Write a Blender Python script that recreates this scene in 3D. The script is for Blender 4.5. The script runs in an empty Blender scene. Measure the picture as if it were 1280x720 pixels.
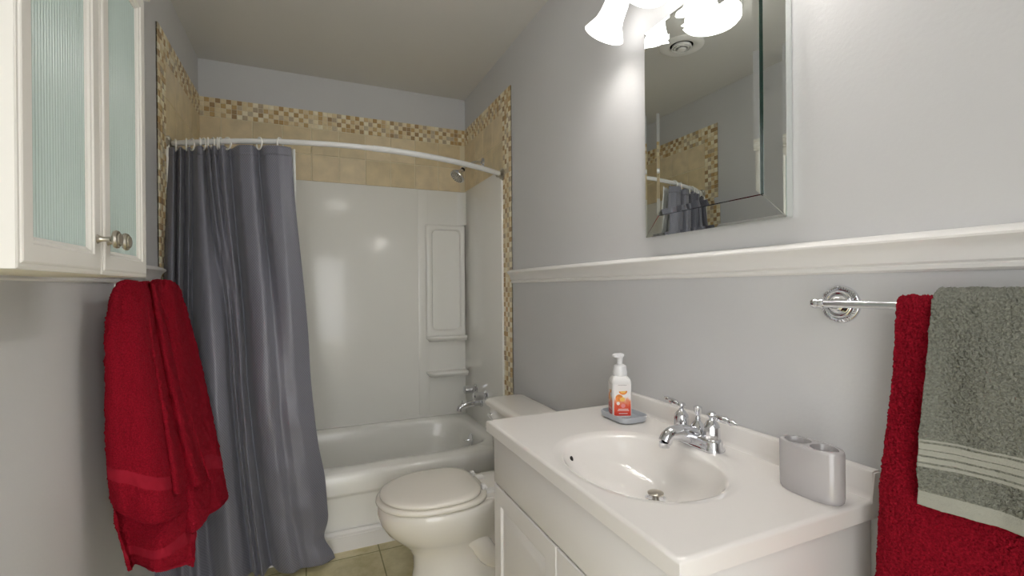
import bpy, bmesh, math, random
from mathutils import Vector, Matrix, noise
random.seed(7)
PI = math.pi
rad = math.radians
C = bpy.context.scene.collection
SC = bpy.context.scene

# ------------------------------------------------------------------ camera
CAM_H = 1.1897
F_PX, TH, PITCH, ROLL = 584.43, rad(23.6117), rad(-0.0983), rad(-0.4612)
FW = Vector((math.sin(TH)*math.cos(PITCH), math.cos(TH)*math.cos(PITCH), math.sin(PITCH)))
RT = Vector((math.cos(TH), -math.sin(TH), 0))
UP = RT.cross(FW)
R2 = RT*math.cos(ROLL) + UP*math.sin(ROLL)
U2 = -RT*math.sin(ROLL) + UP*math.cos(ROLL)
cam_d = bpy.data.cameras.new('camera')
cam = bpy.data.objects.new('camera', cam_d); C.objects.link(cam)
cam_d.sensor_width = 36; cam_d.lens = F_PX/1280*36; cam_d.clip_start = 0.02
M = Matrix((R2, U2, -FW)).transposed().to_4x4(); M.translation = (0, 0, CAM_H)
cam.matrix_world = M
SC.camera = cam
SC.view_settings.view_transform = 'Standard'; SC.view_settings.look = 'None'
SC.view_settings.gamma = 1; SC.view_settings.use_curve_mapping = False
SC.view_settings.exposure = 0.76
# even world light added as frontal fill, entering by the doorway behind the camera
w = bpy.data.worlds.new('fill_light'); SC.world = w; w.use_nodes = True
w.node_tree.nodes['Background'].inputs[0].default_value = (1.0, 1.0, 1.0, 1)
w.node_tree.nodes['Background'].inputs[1].default_value = 2.2
SHADE_E = 1.7      # vanity glass shades
BULB_E = 66.0       # bulbs inside the shades
GLOBE_E = 2.6       # ceiling globe

# ------------------------------------------------------------------ room numbers
RW = 0.9846; LW = -0.5394; BW = 3.0252; CZ = 2.456
YT = 2.243           # tub front / tile edge
FY = -0.30           # front wall
MOS_T = 2.2478; MOS_B = 2.143; SUR_T = 1.829; STRIP = 0.105

def ray(u, v): return FW + R2*((u-640)/F_PX) + U2*((360-v)/F_PX)
def atx(u, v, x): r = ray(u, v); r = r*(x/r.x); return Vector((r.x, r.y, r.z+CAM_H))
def aty(u, v, y): r = ray(u, v); r = r*(y/r.y); return Vector((r.x, r.y, r.z+CAM_H))

# ------------------------------------------------------------------ materials
def lin(c):
    return tuple(((x/255)/12.92 if x/255 <= .04045 else ((x/255+.055)/1.055)**2.4) for x in c) + (1,)
def mat(name, col, rough=.5, metal=0, bump=0, scale=200, var=0, vscale=8, spec=.5, detail=3, coat=0, sheen=0, emis=None, es=0, dist=.001, attr=None, sss=0):
    m = bpy.data.materials.new(name); m.use_nodes = True
    nt = m.node_tree; b = nt.nodes['Principled BSDF']
    c = lin(col)
    b.inputs['Base Color'].default_value = c
    b.inputs['Roughness'].default_value = rough; b.inputs['Metallic'].default_value = metal
    b.inputs['Specular IOR Level'].default_value = spec
    b.inputs['Coat Weight'].default_value = coat; b.inputs['Coat Roughness'].default_value = .05
    b.inputs['Sheen Weight'].default_value = sheen
    if emis: b.inputs['Emission Color'].default_value = lin(emis); b.inputs['Emission Strength'].default_value = es
    tc = nt.nodes.new('ShaderNodeTexCoord')
    src = None
    if attr:
        a = nt.nodes.new('ShaderNodeAttribute'); a.attribute_name = attr; src = a.outputs['Color']
    if var:
        n = nt.nodes.new('ShaderNodeTexNoise'); n.inputs['Scale'].default_value = vscale; n.inputs['Detail'].default_value = 4
        nt.links.new(tc.outputs['Object'], n.inputs['Vector'])
        mx = nt.nodes.new('ShaderNodeMix'); mx.data_type = 'RGBA'; mx.blend_type = 'MULTIPLY'; mx.inputs[0].default_value = 1
        mr = nt.nodes.new('ShaderNodeMapRange'); mr.inputs['From Min'].default_value = .3; mr.inputs['From Max'].default_value = .7
        mr.inputs['To Min'].default_value = 1-var; mr.inputs['To Max'].default_value = 1+var
        nt.links.new(n.outputs['Fac'], mr.inputs['Value'])
        if src: nt.links.new(src, mx.inputs[6])
        else: mx.inputs[6].default_value = c
        nt.links.new(mr.outputs[0], mx.inputs[7]); src = mx.outputs[2]
    if src: nt.links.new(src, b.inputs['Base Color'])
    if bump:
        n = nt.nodes.new('ShaderNodeTexNoise'); n.inputs['Scale'].default_value = scale; n.inputs['Detail'].default_value = detail
        nt.links.new(tc.outputs['Object'], n.inputs['Vector'])
        bp = nt.nodes.new('ShaderNodeBump'); bp.inputs['Strength'].default_value = bump; bp.inputs['Distance'].default_value = dist
        nt.links.new(n.outputs['Fac'], bp.inputs['Height']); nt.links.new(bp.outputs[0], b.inputs['Normal'])
    return m
WALL = mat('wall_paint', (211, 211, 211), .6, bump=.18, scale=110, var=.015, vscale=3, dist=.002, spec=.35)
CEIL = mat('ceiling_paint', (218, 216, 211), .6, bump=.2, scale=120, dist=.001, spec=.2)
WHITE = mat('white_trim_paint', (238, 236, 232), .35, bump=.1, scale=40)
CABW = mat('cabinet_white', (232, 229, 221), .35)
CABC = mat('cabinet_cream', (220, 214, 192), .5)
VAN = mat('vanity_white', (228, 225, 222), .32)
CULT = mat('cultured_marble', (238, 234, 229), .14, coat=.5, spec=.5)
ACR = mat('tub_acrylic', (244, 243, 237), .20, bump=.03, scale=6, coat=.25)
PORC = mat('porcelain', (240, 236, 228), .08, coat=.7)
SEATM = mat('seat_plastic', (238, 233, 222), .18)
HINGE = mat('hinge_plastic', (236, 235, 232), .3)
CHROME = mat('chrome', (225, 226, 230), .07, metal=1)
NICKEL = mat('brushed_nickel', (190, 184, 172), .28, metal=1)
DARK = mat('dark_gap', (40, 36, 32), .7)
TILE = mat('beige_tile', (205, 182, 140), .35, var=.10, vscale=14, attr='col', bump=.1, scale=60)
GROUT = mat('grout', (230, 219, 190), .8, bump=.2, scale=300)
MOSM = mat('mosaic_stone', (220, 205, 170), .4, var=.08, vscale=60, attr='col')
RODM = mat('rod_enamel', (226, 226, 224), .25)
RINGM = mat('ring_plastic', (244, 242, 236), .3)
CURT = mat('curtain_satin', (118, 118, 128), .34, sheen=.15)
LINER = mat('liner_vinyl', (225, 226, 222), .35)
REDT = mat('red_terry', (148, 20, 38), .95, bump=1, scale=420, var=.28, vscale=300, dist=.004, spec=.1)
REDB = mat('red_band', (156, 28, 46), .8, bump=.8, scale=700, dist=.001, spec=.1)
GRYT = mat('grey_terry', (140, 141, 130), .95, bump=1, scale=480, var=.22, vscale=300, dist=.004, spec=.1)
GRYB = mat('grey_band', (164, 164, 153), .85, bump=.8, scale=700, dist=.001, spec=.1)
CUPM = mat('grey_ceramic', (182, 178, 178), .16, coat=.5)
CUPD = mat('grey_ceramic_inside', (170, 168, 168), .4)
TRAYM = mat('soap_tray_ceramic', (182, 186, 192), .3)
BOTM = mat('bottle_plastic', (240, 238, 236), .25, spec=.5)
PUMPM = mat('pump_plastic', (238, 238, 238), .3)
MIRR = mat('mirror_glass', (238, 242, 240), .004, metal=1)
MEDGE = mat('mirror_edge', (20, 45, 38), .1)
BLACK = mat('black_plastic', (20, 20, 20), .4)

def fluted():
    m = mat('reeded_glass', (190, 206, 199), .22, spec=.6)
    b = m.node_tree.nodes['Principled BSDF']
    return m
FLUTE = fluted()

def weave(m, sc, st):
    nt = m.node_tree; b = nt.nodes['Principled BSDF']
    uv = nt.nodes.new('ShaderNodeUVMap')
    ck = nt.nodes.new('ShaderNodeTexChecker'); ck.inputs['Scale'].default_value = sc
    nt.links.new(uv.outputs[0], ck.inputs['Vector'])
    ck.inputs['Color1'].default_value = tuple(list(x*.86 for x in lin((114, 114, 124)))[:3]) + (1,)
    ck.inputs['Color2'].default_value = lin((127, 127, 138))
    nt.links.new(ck.outputs['Color'], b.inputs['Base Color'])
    bp = nt.nodes.new('ShaderNodeBump'); bp.inputs['Strength'].default_value = st; bp.inputs['Distance'].default_value = .0008
    nt.links.new(ck.outputs['Fac'], bp.inputs['Height']); nt.links.new(bp.outputs[0], b.inputs['Normal'])
weave(CURT, 230, .3)

def glow(name, col, s, base=(250, 248, 244)):
    return mat(name, base, .3, emis=col, es=s)
SHADE = glow('lit_frosted_glass', (255, 252, 250), SHADE_E)
BULB = glow('lit_bulb', (255, 252, 250), BULB_E)
GLOBE = glow('lit_ribbed_glass', (255, 253, 248), GLOBE_E)

def floor_mat():
    m = mat('floor_tile', (214, 200, 158), .3)
    nt = m.node_tree; b = nt.nodes['Principled BSDF']
    tc = nt.nodes.new('ShaderNodeTexCoord')
    mp = nt.nodes.new('ShaderNodeMapping'); mp.inputs['Location'].default_value = (-.3 + .01, -.05, 0)
    nt.links.new(tc.outputs['Object'], mp.inputs[0])
    br = nt.nodes.new('ShaderNodeTexBrick'); br.offset = 0; br.inputs['Scale'].default_value = 1
    br.inputs['Brick Width'].default_value = .305; br.inputs['Row Height'].default_value = .305
    br.inputs['Mortar Size'].default_value = .003; br.inputs['Mortar Smooth'].default_value = .3
    br.inputs['Color1'].default_value = lin((232, 221, 186)); br.inputs['Color2'].default_value = lin((222, 213, 172)); br.inputs['Mortar'].default_value = lin((150, 146, 96))
    nt.links.new(mp.outputs[0], br.inputs['Vector'])
    n = nt.nodes.new('ShaderNodeTexNoise'); n.inputs['Scale'].default_value = 7; n.inputs['Detail'].default_value = 8; n.inputs['Roughness'].default_value = .65
    nt.links.new(tc.outputs['Object'], n.inputs['Vector'])
    cr = nt.nodes.new('ShaderNodeValToRGB')
    cr.color_ramp.elements[0].position = .35; cr.color_ramp.elements[0].color = lin((196, 192, 150))
    cr.color_ramp.elements[1].position = .66; cr.color_ramp.elements[1].color = (1, 1, 1, 1)
    nt.links.new(n.outputs['Fac'], cr.inputs[0])
    mx = nt.nodes.new('ShaderNodeMix'); mx.data_type = 'RGBA'; mx.blend_type = 'MULTIPLY'; mx.inputs[0].default_value = .8
    nt.links.new(br.outputs['Color'], mx.inputs[6]); nt.links.new(cr.outputs[0], mx.inputs[7])
    nt.links.new(mx.outputs[2], b.inputs['Base Color'])
    return m
FLOORM = floor_mat()

# ------------------------------------------------------------------ mesh helpers
def obj(name, bm, m, parent=None, sharp=35, smooth=True, recalc=True):
    if recalc: bmesh.ops.recalc_face_normals(bm, faces=bm.faces)
    if smooth:
        for f in bm.faces: f.smooth = True
        for e in bm.edges:
            if len(e.link_faces) == 2 and e.calc_face_angle(0) > rad(sharp): e.smooth = False
    me = bpy.data.meshes.new(name); bm.to_mesh(me); bm.free()
    o = bpy.data.objects.new(name, me); C.objects.link(o)
    for x in (m if isinstance(m, (list, tuple)) else [m]): me.materials.append(x)
    if parent: o.parent = parent; o.matrix_parent_inverse = Matrix.Translation(-parent.location) if parent.type == 'EMPTY' or parent.location.length else Matrix()
    return o
def tag(o, label, cat, group=None):
    o['label'] = label; o['category'] = cat
    if group: o['group'] = group
    return o
def thing(name, label, cat, loc, group=None):
    o = bpy.data.objects.new(name, None); C.objects.link(o); o.location = loc
    o.empty_display_size = .05
    return tag(o, label, cat, group)
def struct(o): o['kind'] = 'structure'; return o
def add_box(bm, x0, x1, y0, y1, z0, z1, bev=0, seg=2):
    r = bmesh.ops.create_cube(bm, size=1)
    vs = r['verts']
    for v in vs:
        v.co = Vector(((x0+x1)/2 + v.co.x*(x1-x0), (y0+y1)/2 + v.co.y*(y1-y0), (z0+z1)/2 + v.co.z*(z1-z0)))
    if bev:
        es = list({e for v in vs for e in v.link_edges})
        bmesh.ops.bevel(bm, geom=es, offset=bev, segments=seg, affect='EDGES', profile=.5)
    return bm
def box(*a, **k): return add_box(bmesh.new(), *a, **k)
def add_loft(bm, loops, cap0=True, cap1=True, closed=True):
    rows = [[bm.verts.new(p) for p in L] for L in loops]
    n = len(rows[0])
    for a, b in zip(rows, rows[1:]):
        for i in range(n if closed else n-1):
            j = (i+1) % n
            bm.faces.new((a[i], a[j], b[j], b[i]))
    if cap0: bm.faces.new(rows[0][::-1])
    if cap1: bm.faces.new(rows[-1])
    return rows
def loft(*a, **k): bm = bmesh.new(); add_loft(bm, *a, **k); return bm
def frame(ax):
    ax = Vector(ax).normalized()
    t = Vector((0, 0, 1)) if abs(ax.z) < .9 else Vector((0, 1, 0))
    a = ax.cross(t).normalized(); return a, ax.cross(a).normalized(), ax
def add_lathe(bm, prof, o=(0, 0, 0), ax=(0, 0, 1), n=32, cap=True):
    a, b, c = frame(ax); o = Vector(o)
    L = [[o + c*h + (a*math.cos(2*PI*i/n) + b*math.sin(2*PI*i/n))*max(r, 1e-5) for i in range(n)] for r, h in prof]
    add_loft(bm, L, cap, cap)
    return bm
def lathe(*a, **k): return add_lathe(bmesh.new(), *a, **k)
def catmull(pts, k=8):
    P = [Vector(p) for p in pts]; P = [P[0]*2-P[1]] + P + [P[-1]*2-P[-2]]; out = []
    for i in range(1, len(P)-2):
        for j in range(k):
            t = j/k; a, b, c, d = P[i-1:i+3]
            out.append(.5*((2*b) + (c-a)*t + (2*a-5*b+4*c-d)*t*t + (-a+3*b-3*c+d)*t**3))
    out.append(P[-2]); return out
def add_tube(bm, pts, r, n=12, closed=False, cap=True):
    pts = [Vector(p) for p in pts]; N = len(pts); L = []
    up = None
    for i, p in enumerate(pts):
        t = (pts[(i+1) % N]-pts[i-1]) if closed else (pts[min(i+1, N-1)]-pts[max(i-1, 0)])
        t.normalize()
        if up is None:
            up = Vector((0, 0, 1)) if abs(t.z) < .9 else Vector((1, 0, 0))
        a = t.cross(up).normalized(); up = a.cross(t).normalized(); b = up
        rr = r[i] if isinstance(r, (list, tuple)) else r
        L.append([p + (a*math.cos(2*PI*k/n) + b*math.sin(2*PI*k/n))*rr for k in range(n)])
    if closed: L.append(L[0]); rows = add_loft(bm, L, False, False); bmesh.ops.remove_doubles(bm, verts=bm.verts, dist=1e-6)
    else: add_loft(bm, L, cap, cap)
    return bm
def tube(*a, **k): return add_tube(bmesh.new(), *a, **k)
def rrect(cx, cy, hx, hy, r, z, n=8):
    out = []
    for q, (sx, sy) in enumerate(((1, 1), (-1, 1), (-1, -1), (1, -1))):
        for i in range(n+1):
            a = PI/2*q + PI/2*i/n
            out.append(Vector((cx + sx*(hx-r) + r*math.cos(a), cy + sy*(hy-r) + r*math.sin(a), z)))
    return out
def rbox(cx, cy, z0, z1, hx, hy, r, bev=.004):
    b = bev
    return loft([rrect(cx, cy, hx-b, hy-b, max(r-b, .001), z0), rrect(cx, cy, hx-b*.3, hy-b*.3, r, z0+b*.3), rrect(cx, cy, hx, hy, r, z0+b), rrect(cx, cy, hx, hy, r, z1-b),
                 rrect(cx, cy, hx-b*.3, hy-b*.3, r, z1-b*.3), rrect(cx, cy, hx-b, hy-b, max(r-b, .001), z1)])
def prism_y(prof, y0, y1, sgn=1, x0=0, z0=0):
    """profile of (offset from wall, z) extruded along y"""
    return loft([[Vector((x0+sgn*p[0], y, z0+p[1])) for p in prof] for y in (y0, y1)])
def smooth01(t): t = max(0, min(1, t)); return t*t*(3-2*t)

# ------------------------------------------------------------------ the room shell
T = .12
wb = struct(obj('wall_back', box(LW-T, RW+T, BW, BW+T, 0, CZ), WALL))
wl = struct(obj('wall_left', box(LW-T, LW, FY-T, BW, 0, CZ), WALL))
wr = struct(obj('wall_right', box(RW, RW+T, FY-T, BW, 0, CZ), WALL))
bm = bmesh.new()       # front wall with the open doorway
add_box(bm, LW, -.42, FY-T, FY, 0, CZ); add_box(bm, .40, RW, FY-T, FY, 0, CZ); add_box(bm, -.42, .40, FY-T, FY, 2.05, CZ)
struct(obj('wall_front', bm, WALL))
bm = bmesh.new()
for x0, x1 in ((-.49, -.42), (.40, .47)): add_box(bm, x0, x1, FY, FY+.018, 0, 2.12, .003)
add_box(bm, -.49, .47, FY, FY+.018, 2.05, 2.12, .003)
struct(obj('trim_3', bm, WHITE))
struct(obj('floor', box(LW-T, RW+T, FY-T-.6, BW+T, -.1, 0), FLOORM))
struct(obj('ceiling', box(LW-T, RW+T, FY-T, BW+T, CZ, CZ+.1), CEIL))

# chair rails
RAIL = [(0, 0), (.004, 0), (.009, .004), (.009, .010), (.006, .013), (.011, .017), (.012, .024), (.014, .034), (.020, .044), (.028, .050), (.031, .053), (.031, .057), (.027, .061), (.016, .066), (.006, .0695), (0, .070)]
struct(obj('trim_1', prism_y(RAIL, FY, YT+.004, -1, RW, CAM_H+.0215), WHITE, sharp=25))
struct(obj('trim_2', prism_y(RAIL, FY, YT-.012, 1, LW, CAM_H+.0215), WHITE, sharp=25))
bm = bmesh.new()
BB = [(0, 0), (.012, 0), (.012, .075), (.008, .080), (.008, .085), (.003, .089), (0, .089)]
struct(obj('baseboard_left', prism_y([(a, b) for a, b in BB], FY, YT-.02, 1, LW), WHITE, sharp=25))
# stepped base trim under the tub apron
BT = [(0, 0), (.012, 0), (.012, .060), (.016, .062), (.016, .068), (.013, .070), (.013, .074), (.017, .076), (.017, .082), (.010, .089), (0, .092)]
bm = loft([[Vector((x, YT-.004-p[0]+.016, p[1])) for p in BT] for x in (LW, RW)])
struct(obj('baseboard_tub', bm, WHITE, sharp=20))
struct(obj('baseboard_right', prism_y([(a, b) for a, b in BB], 1.33, YT-.03, -1, RW), WHITE, sharp=25))

# ------------------------------------------------------------------ tiles
def colbox(bm, lay, P, a, b, c, col, bev=.0016):
    """slab: corner P, edges a,b in plane, c outward, chamfered front"""
    au, bu = a.normalized()*bev, b.normalized()*bev
    base = [P, P+a, P+a+b, P+b]
    mid = [p + c*.55 for p in base]
    top = [P+au+bu+c, P+a-au+bu+c, P+a+b-au-bu+c, P+b+au-bu+c]
    rows = [[bm.verts.new(p) for p in L] for L in (base, mid, top)]
    fs = []
    for r, s in zip(rows, rows[1:]):
        for i in range(4): fs.append(bm.faces.new((r[i], r[(i+1) % 4], s[(i+1) % 4], s[i])))
    fs.append(bm.faces.new(rows[-1]))
    for f in fs:
        for l in f.loops: l[lay] = col
rt = random.Random(3)
LIGHT = [(242, 230, 198), (234, 220, 184), (246, 238, 212), (230, 214, 174)]
DARKC = [(204, 172, 118), (190, 156, 102), (214, 188, 142), (176, 146, 104), (206, 192, 164), (192, 174, 146), (208, 180, 130)]
BEIGE = [(226, 208, 172), (219, 202, 165), (230, 213, 178), (222, 204, 165)]
def tiles(name, O, a, b, c, na, nb, size, kind, parent, th, gap):
    bm = bmesh.new(); lay = bm.loops.layers.float_color.new('col')
    O = Vector(O); a = Vector(a); b = Vector(b); c = Vector(c)
    for i in range(na):
        for j in range(nb):
            if kind == 'mosaic':
                dk = (i+j) % 2 == 0
                if rt.random() < .14: dk = not dk
                col = lin(rt.choice(DARKC if dk else LIGHT)); t = th + rt.uniform(-.0006, .0006)
            else: col = lin(rt.choice(BEIGE)); t = th
            colbox(bm, lay, O + a*(i*size[0]+gap/2) + b*(j*size[1]+gap/2), a*(size[0]-gap), b*(size[1]-gap), c*t, col, .0012 if kind == 'mosaic' else .0025)
    return obj(name, bm, MOSM if kind == 'mosaic' else TILE, parent, smooth=False, recalc=False)
def grout(O, a, b, c, la, lb, parent, th):
    bm = bmesh.new(); O = Vector(O); a = Vector(a)*la; b = Vector(b)*lb; c = Vector(c)*th
    add_loft(bm, [[O, O+a, O+a+b, O+b], [O+c, O+a+c, O+a+b+c, O+b+c]])
    return obj('grout_bed', bm, GROUT, parent, smooth=False)
X, Y, Z = (1, 0, 0), (0, 1, 0), (0, 0, 1)
NX, NY = (-1, 0, 0), (0, -1, 0)
ms = STRIP/4
WID = RW-LW; DEP = BW-YT
# back wall
grout((LW, BW, SUR_T-.02), X, Z, NY, WID, MOS_T-SUR_T+.02, wb, .005)
nb = 58; tiles('mosaic_border', (LW, BW, MOS_B), X, Z, NY, nb, 4, (WID/nb, ms), 'mosaic', wb, .008, .002)
tiles('tile_field', (LW+.02-.157+.09, BW, SUR_T), X, Z, NY, 10, 2, (.1535, .157), 'tile', wb, .008, .003)
# left & right walls
for wall, x, c in ((wl, LW, X), (wr, RW, NX)):
    grout((x, YT+.001, 0), Y, Z, c, STRIP-.002, MOS_T-.001, wall, .005)
    grout((x, YT+STRIP, SUR_T-.02), Y, Z, c, DEP-STRIP, MOS_T-SUR_T+.02-.001, wall, .005)
    nv = 85; sz = MOS_T/nv
    tiles('mosaic_border', (x, YT, 0), Y, Z, c, 4, nv, (ms, sz), 'mosaic', wall, .008, .002)
    nh = 25; tiles('mosaic_border', (x, YT+STRIP, MOS_B), Y, Z, c, nh, 4, ((DEP-STRIP-.008)/nh, ms), 'mosaic', wall, .008, .002)
    tiles('tile_field', (x, YT+STRIP, SUR_T), Y, Z, c, 4, 2, ((DEP-STRIP-.008)/4.35, .157), 'tile', wall, .008, .003)
    tiles('tile_field', (x, YT+STRIP+(DEP-STRIP-.008)/4.35*4, SUR_T), Y, Z, c, 1, 2, ((DEP-STRIP-.008)/4.35*.35, .157), 'tile', wall, .008, .003)

# ------------------------------------------------------------------ tub surround
TZ = .352
sur = thing('tub_surround', 'glossy white moulded shower wall surround above the bathtub, with corner niche and shelf', 'shower surround', (.2, BW-.02, TZ))
P_ = .018                        # panel stands off the wall
obj('back_panel', box(LW+.006, RW-.006, BW-P_, BW-.001, TZ-.004, SUR_T, .004), ACR, sur)
obj('side_panel', box(RW-P_, RW-.001, YT+STRIP, BW-P_-.001, TZ-.004, SUR_T, .005), ACR, sur)
obj('side_panel', box(LW+.001, LW+P_, YT+STRIP, BW-P_-.001, TZ-.004, SUR_T, .005), ACR, sur)
# corner column with recessed niche
yc = BW-P_
nx0, nx1, nz0, nz1 = .700, RW-P_, .868, 1.603
def frame_loops():
    L = []
    for off, d in ((0, 0), (.004, .022), (.010, .026), (.032, .026), (.040, .022), (.048, .004)):
        x0, x1, z0, z1 = nx0+off, nx1-off*.75, nz0+off, nz1-off*.75
        L.append([Vector((p.x, yc-d, p.y)) for p in rrect((x0+x1)/2, (z0+z1)/2, (x1-x0)/2, (z1-z0)/2, .012 if off < .02 else .03, 0)])
    return L
obj('niche_frame', loft(frame_loops(), False, True), ACR, sur, sharp=50)
bm = bmesh.new(); add_box(bm, .655, nx0+.02, yc-.003, yc+.001, TZ+.02, SUR_T-.004, .0014, 2)
obj('panel_rib', bm, ACR, sur)
# curved corner cove above the niche
bm = loft([[Vector((RW-P_+.001, yc+.001, z)), *[Vector((RW-P_-.05+.05*math.sin(a), yc-.05+.05*math.cos(a), z)) for a in [PI/2*i/10 for i in range(11)]][::-1]] for z in (nz1+.002, SUR_T-.006)])
obj('corner_cove', bm, ACR, sur, sharp=50)
# soap shelf
L = []
for z, g in ((.612, -.018), (.630, -.003), (.634, 0), (.643, 0), (.646, -.003)):
    x0, x1, d = .702-g, RW-P_, .080+g
    L.append([Vector((x1, yc, z)), Vector((x0, yc, z)), Vector((x0+.004, yc-d*.55, z)), Vector((x0+.02, yc-d*.9, z)), Vector((x0+.045, yc-d, z)), Vector((x1-.002, yc-d, z))])
obj('soap_shelf', loft(L), ACR, sur, sharp=50)
obj('soap_shelf', loft([[Vector((p.x, p.y*1 + (0 if p.y > yc-.001 else .02), p.z-.634+.862)) for p in l] for l in L]), ACR, sur, sharp=50)

# ------------------------------------------------------------------ bathtub
tub = thing('bathtub', 'white alcove bathtub with moulded apron, behind the grey shower curtain', 'bathtub', (.22, 2.62, 0))
tx0, tx1, ty0, ty1 = LW+.002, RW-.002, YT+.018, BW-.002
tcx, tcy = (tx0+tx1)/2, (ty0+ty1)/2
NA = 96
def angs(hx, hy):
    base = [2*PI*i/NA for i in range(NA)]
    for ca in (math.atan2(hy, hx), PI-math.atan2(hy, hx), PI+math.atan2(hy, hx), 2*PI-math.atan2(hy, hx)):
        k = min(range(NA), key=lambda i: abs(base[i]-ca)); base[k] = ca
    return base
def rect_loop(cx, cy, hx, hy, z, A):
    out = []
    for a in A:
        c, s = math.cos(a), math.sin(a); k = min(hx/abs(c) if abs(c) > 1e-9 else 1e9, hy/abs(s) if abs(s) > 1e-9 else 1e9)
        out.append(Vector((cx+c*k, cy+s*k, z)))
    return out
def sup_loop(cx, cy, hx, hy, z, A, e=2.0):
    out = []
    for a in A:
        c, s = math.cos(a), math.sin(a)
        k = (abs(c/hx)**e + abs(s/hy)**e)**(-1/e); out.append(Vector((cx+c*k, cy+s*k, z)))
    return out
hx, hy = (tx1-tx0)/2, (ty1-ty0)/2
A = angs(hx, hy)
bm = bmesh.new()
ix0, ix1, iy0, iy1 = tx0+.10, tx1-.075, ty0+.088, ty1-.055     # basin opening
ic = ((ix0+ix1)/2, (iy0+iy1)/2); ih = ((ix1-ix0)/2, (iy1-iy0)/2)
L = [rect_loop(tcx, tcy, hx, hy, TZ-.02, A), rect_loop(tcx, tcy, hx-.003, hy-.003, TZ-.006, A), rect_loop(tcx, tcy, hx-.010, hy-.010, TZ, A)]
def tl(g, z, e=5, sx=0): return sup_loop(ic[0]+sx, ic[1], ih[0]-g, ih[1]-g*.8, z, A, e)
L += [tl(-.012, TZ+.001, 6), tl(0, TZ-.003, 6), tl(.010, TZ-.012, 6), tl(.018, TZ-.035, 5.5), tl(.034, TZ-.12, 5), tl(.055, TZ-.23, 4.5), tl(.085, TZ-.285, 4), tl(.14, TZ-.305, 4), tl(.26, TZ-.31, 4)]
add_loft(bm, L, False, True)
obj('tub_shell', bm, ACR, tub, sharp=40)
# apron: profile in (y offset toward room, z), with stepped lower panel
AP = [(.000, .085), (.000, .235), (.003, .243), (.014, .252), (.016, .262), (.017, .30), (.015, .328), (.009, .343), (-.003, .3505), (-.02, .352), (-.05, .34), (-.05, .085)]
bm = loft([[Vector((x, YT+.018-p[0], p[1])) for p in AP] for x in (tx0, tx1)])
obj('apron', bm, ACR, tub, sharp=40)
bm = box(.800, tx1, YT+.004, YT+.03, .09, .262, .005); obj('apron_end_panel', bm, ACR, tub)
ov = obj('overflow_plate', lathe([(0.0, .010), (.012, .0095), (.028, .007), (.036, .003), (.037, 0)][::-1], (.874, 2.63, .290), (-1, -.05, .15), 28), CHROME, tub)
ol = obj('trip_lever', tube([(.866, 2.63, .292), (.850, 2.634, .288), (.836, 2.638, .286)], [.004, .0035, .006], 10), CHROME, ov)
obj('tub_drain', lathe([(.034, 0), (.034, .003), (.022, .004)], (.70, 2.62, TZ-.31), Z, 24), CHROME, tub)

# tub faucet
SX = RW-P_
tf = thing('tub_faucet', 'chrome two handle tub faucet with spout on the shower end wall above the bathtub', 'faucet', (SX, 2.69, .53))
for n_, (y, z) in enumerate(((2.785, .553), (2.604, .549))):
    es = obj('escutcheon', lathe([(.030, 0), (.030, .004), (.026, .009), (.018, .012)], (SX, y, z), NX, 28), CHROME, tf)
    ha = lathe([(.018, .010), (.019, .018), (.0235, .022), (.0245, .030), (.0235, .050), (.0240, .070), (.0245, .076), (.020, .081), (.004, .082)], (SX, y, z), NX, 16)
    obj('handle', ha, CHROME, tf, sharp=20)
sp = catmull([(SX, 2.69, .492), (SX-.05, 2.69, .490), (SX-.10, 2.69, .484), (SX-.135, 2.69, .470), (SX-.143, 2.69, .452)], 6)
bm = tube(sp, [.021]*8+[.020]*8+[.019]*4+[.016]*5, 18)
obj('spout', bm, CHROME, tf)
obj('spout_flange', lathe([(.030, 0), (.030, .004), (.024, .010)], (SX, 2.69, .492), NX, 28), CHROME, tf)
obj('diverter_knob', lathe([(.005, 0), (.005, .016), (.009, .018), (.009, .024), (.004, .026)], (SX-.125, 2.69, .487), Z, 16), CHROME, tf)

# shower head
SHX = RW-.008
sh = thing('showerhead', 'chrome round shower head on a short arm below the tiled end wall', 'shower head', (SHX, 2.66, 1.94))
obj('wall_flange', lathe([(.030, 0), (.029, .004), (.022, .010), (.012, .014)], (SHX, 2.66, 1.943), NX, 28), CHROME, sh)
arm = catmull([(SHX, 2.66, 1.943), (SHX-.04, 2.66, 1.943), (SHX-.085, 2.66, 1.925), (SHX-.125, 2.66, 1.895)], 6)
obj('arm', tube(arm, .0095, 14), CHROME, sh)
hd = Vector((-.62, -.18, -.76)).normalized(); ho = Vector((SHX-.12, 2.66, 1.898))
obj('ball_joint', lathe([(.006, 0), (.013, .006), (.014, .016), (.012, .022)], ho, hd, 20), BLACK, sh)
obj('head_shell', lathe([(.012, .016), (.017, .026), (.022, .038), (.036, .054), (.045, .066), (.046, .074), (.043, .078), (.040, .0775)], ho, hd, 36), CHROME, sh)
fp = obj('face_plate', lathe([(.041, .0775), (.040, .079), (.02, .081), (.0, .0815)], ho, hd, 36), NICKEL, sh)
bm = bmesh.new(); a, b, c = frame(hd)
for rr, n in ((.034, 16), (.025, 12), (.014, 7)):
    for i in range(n):
        q = ho + c*.0785 + (a*math.cos(2*PI*i/n)+b*math.sin(2*PI*i/n))*rr
        add_lathe(bm, [(.0026, 0), (.0024, .004), (.001, .0045)], q, hd, 8)
obj('nozzles', bm, BLACK, fp)

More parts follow.
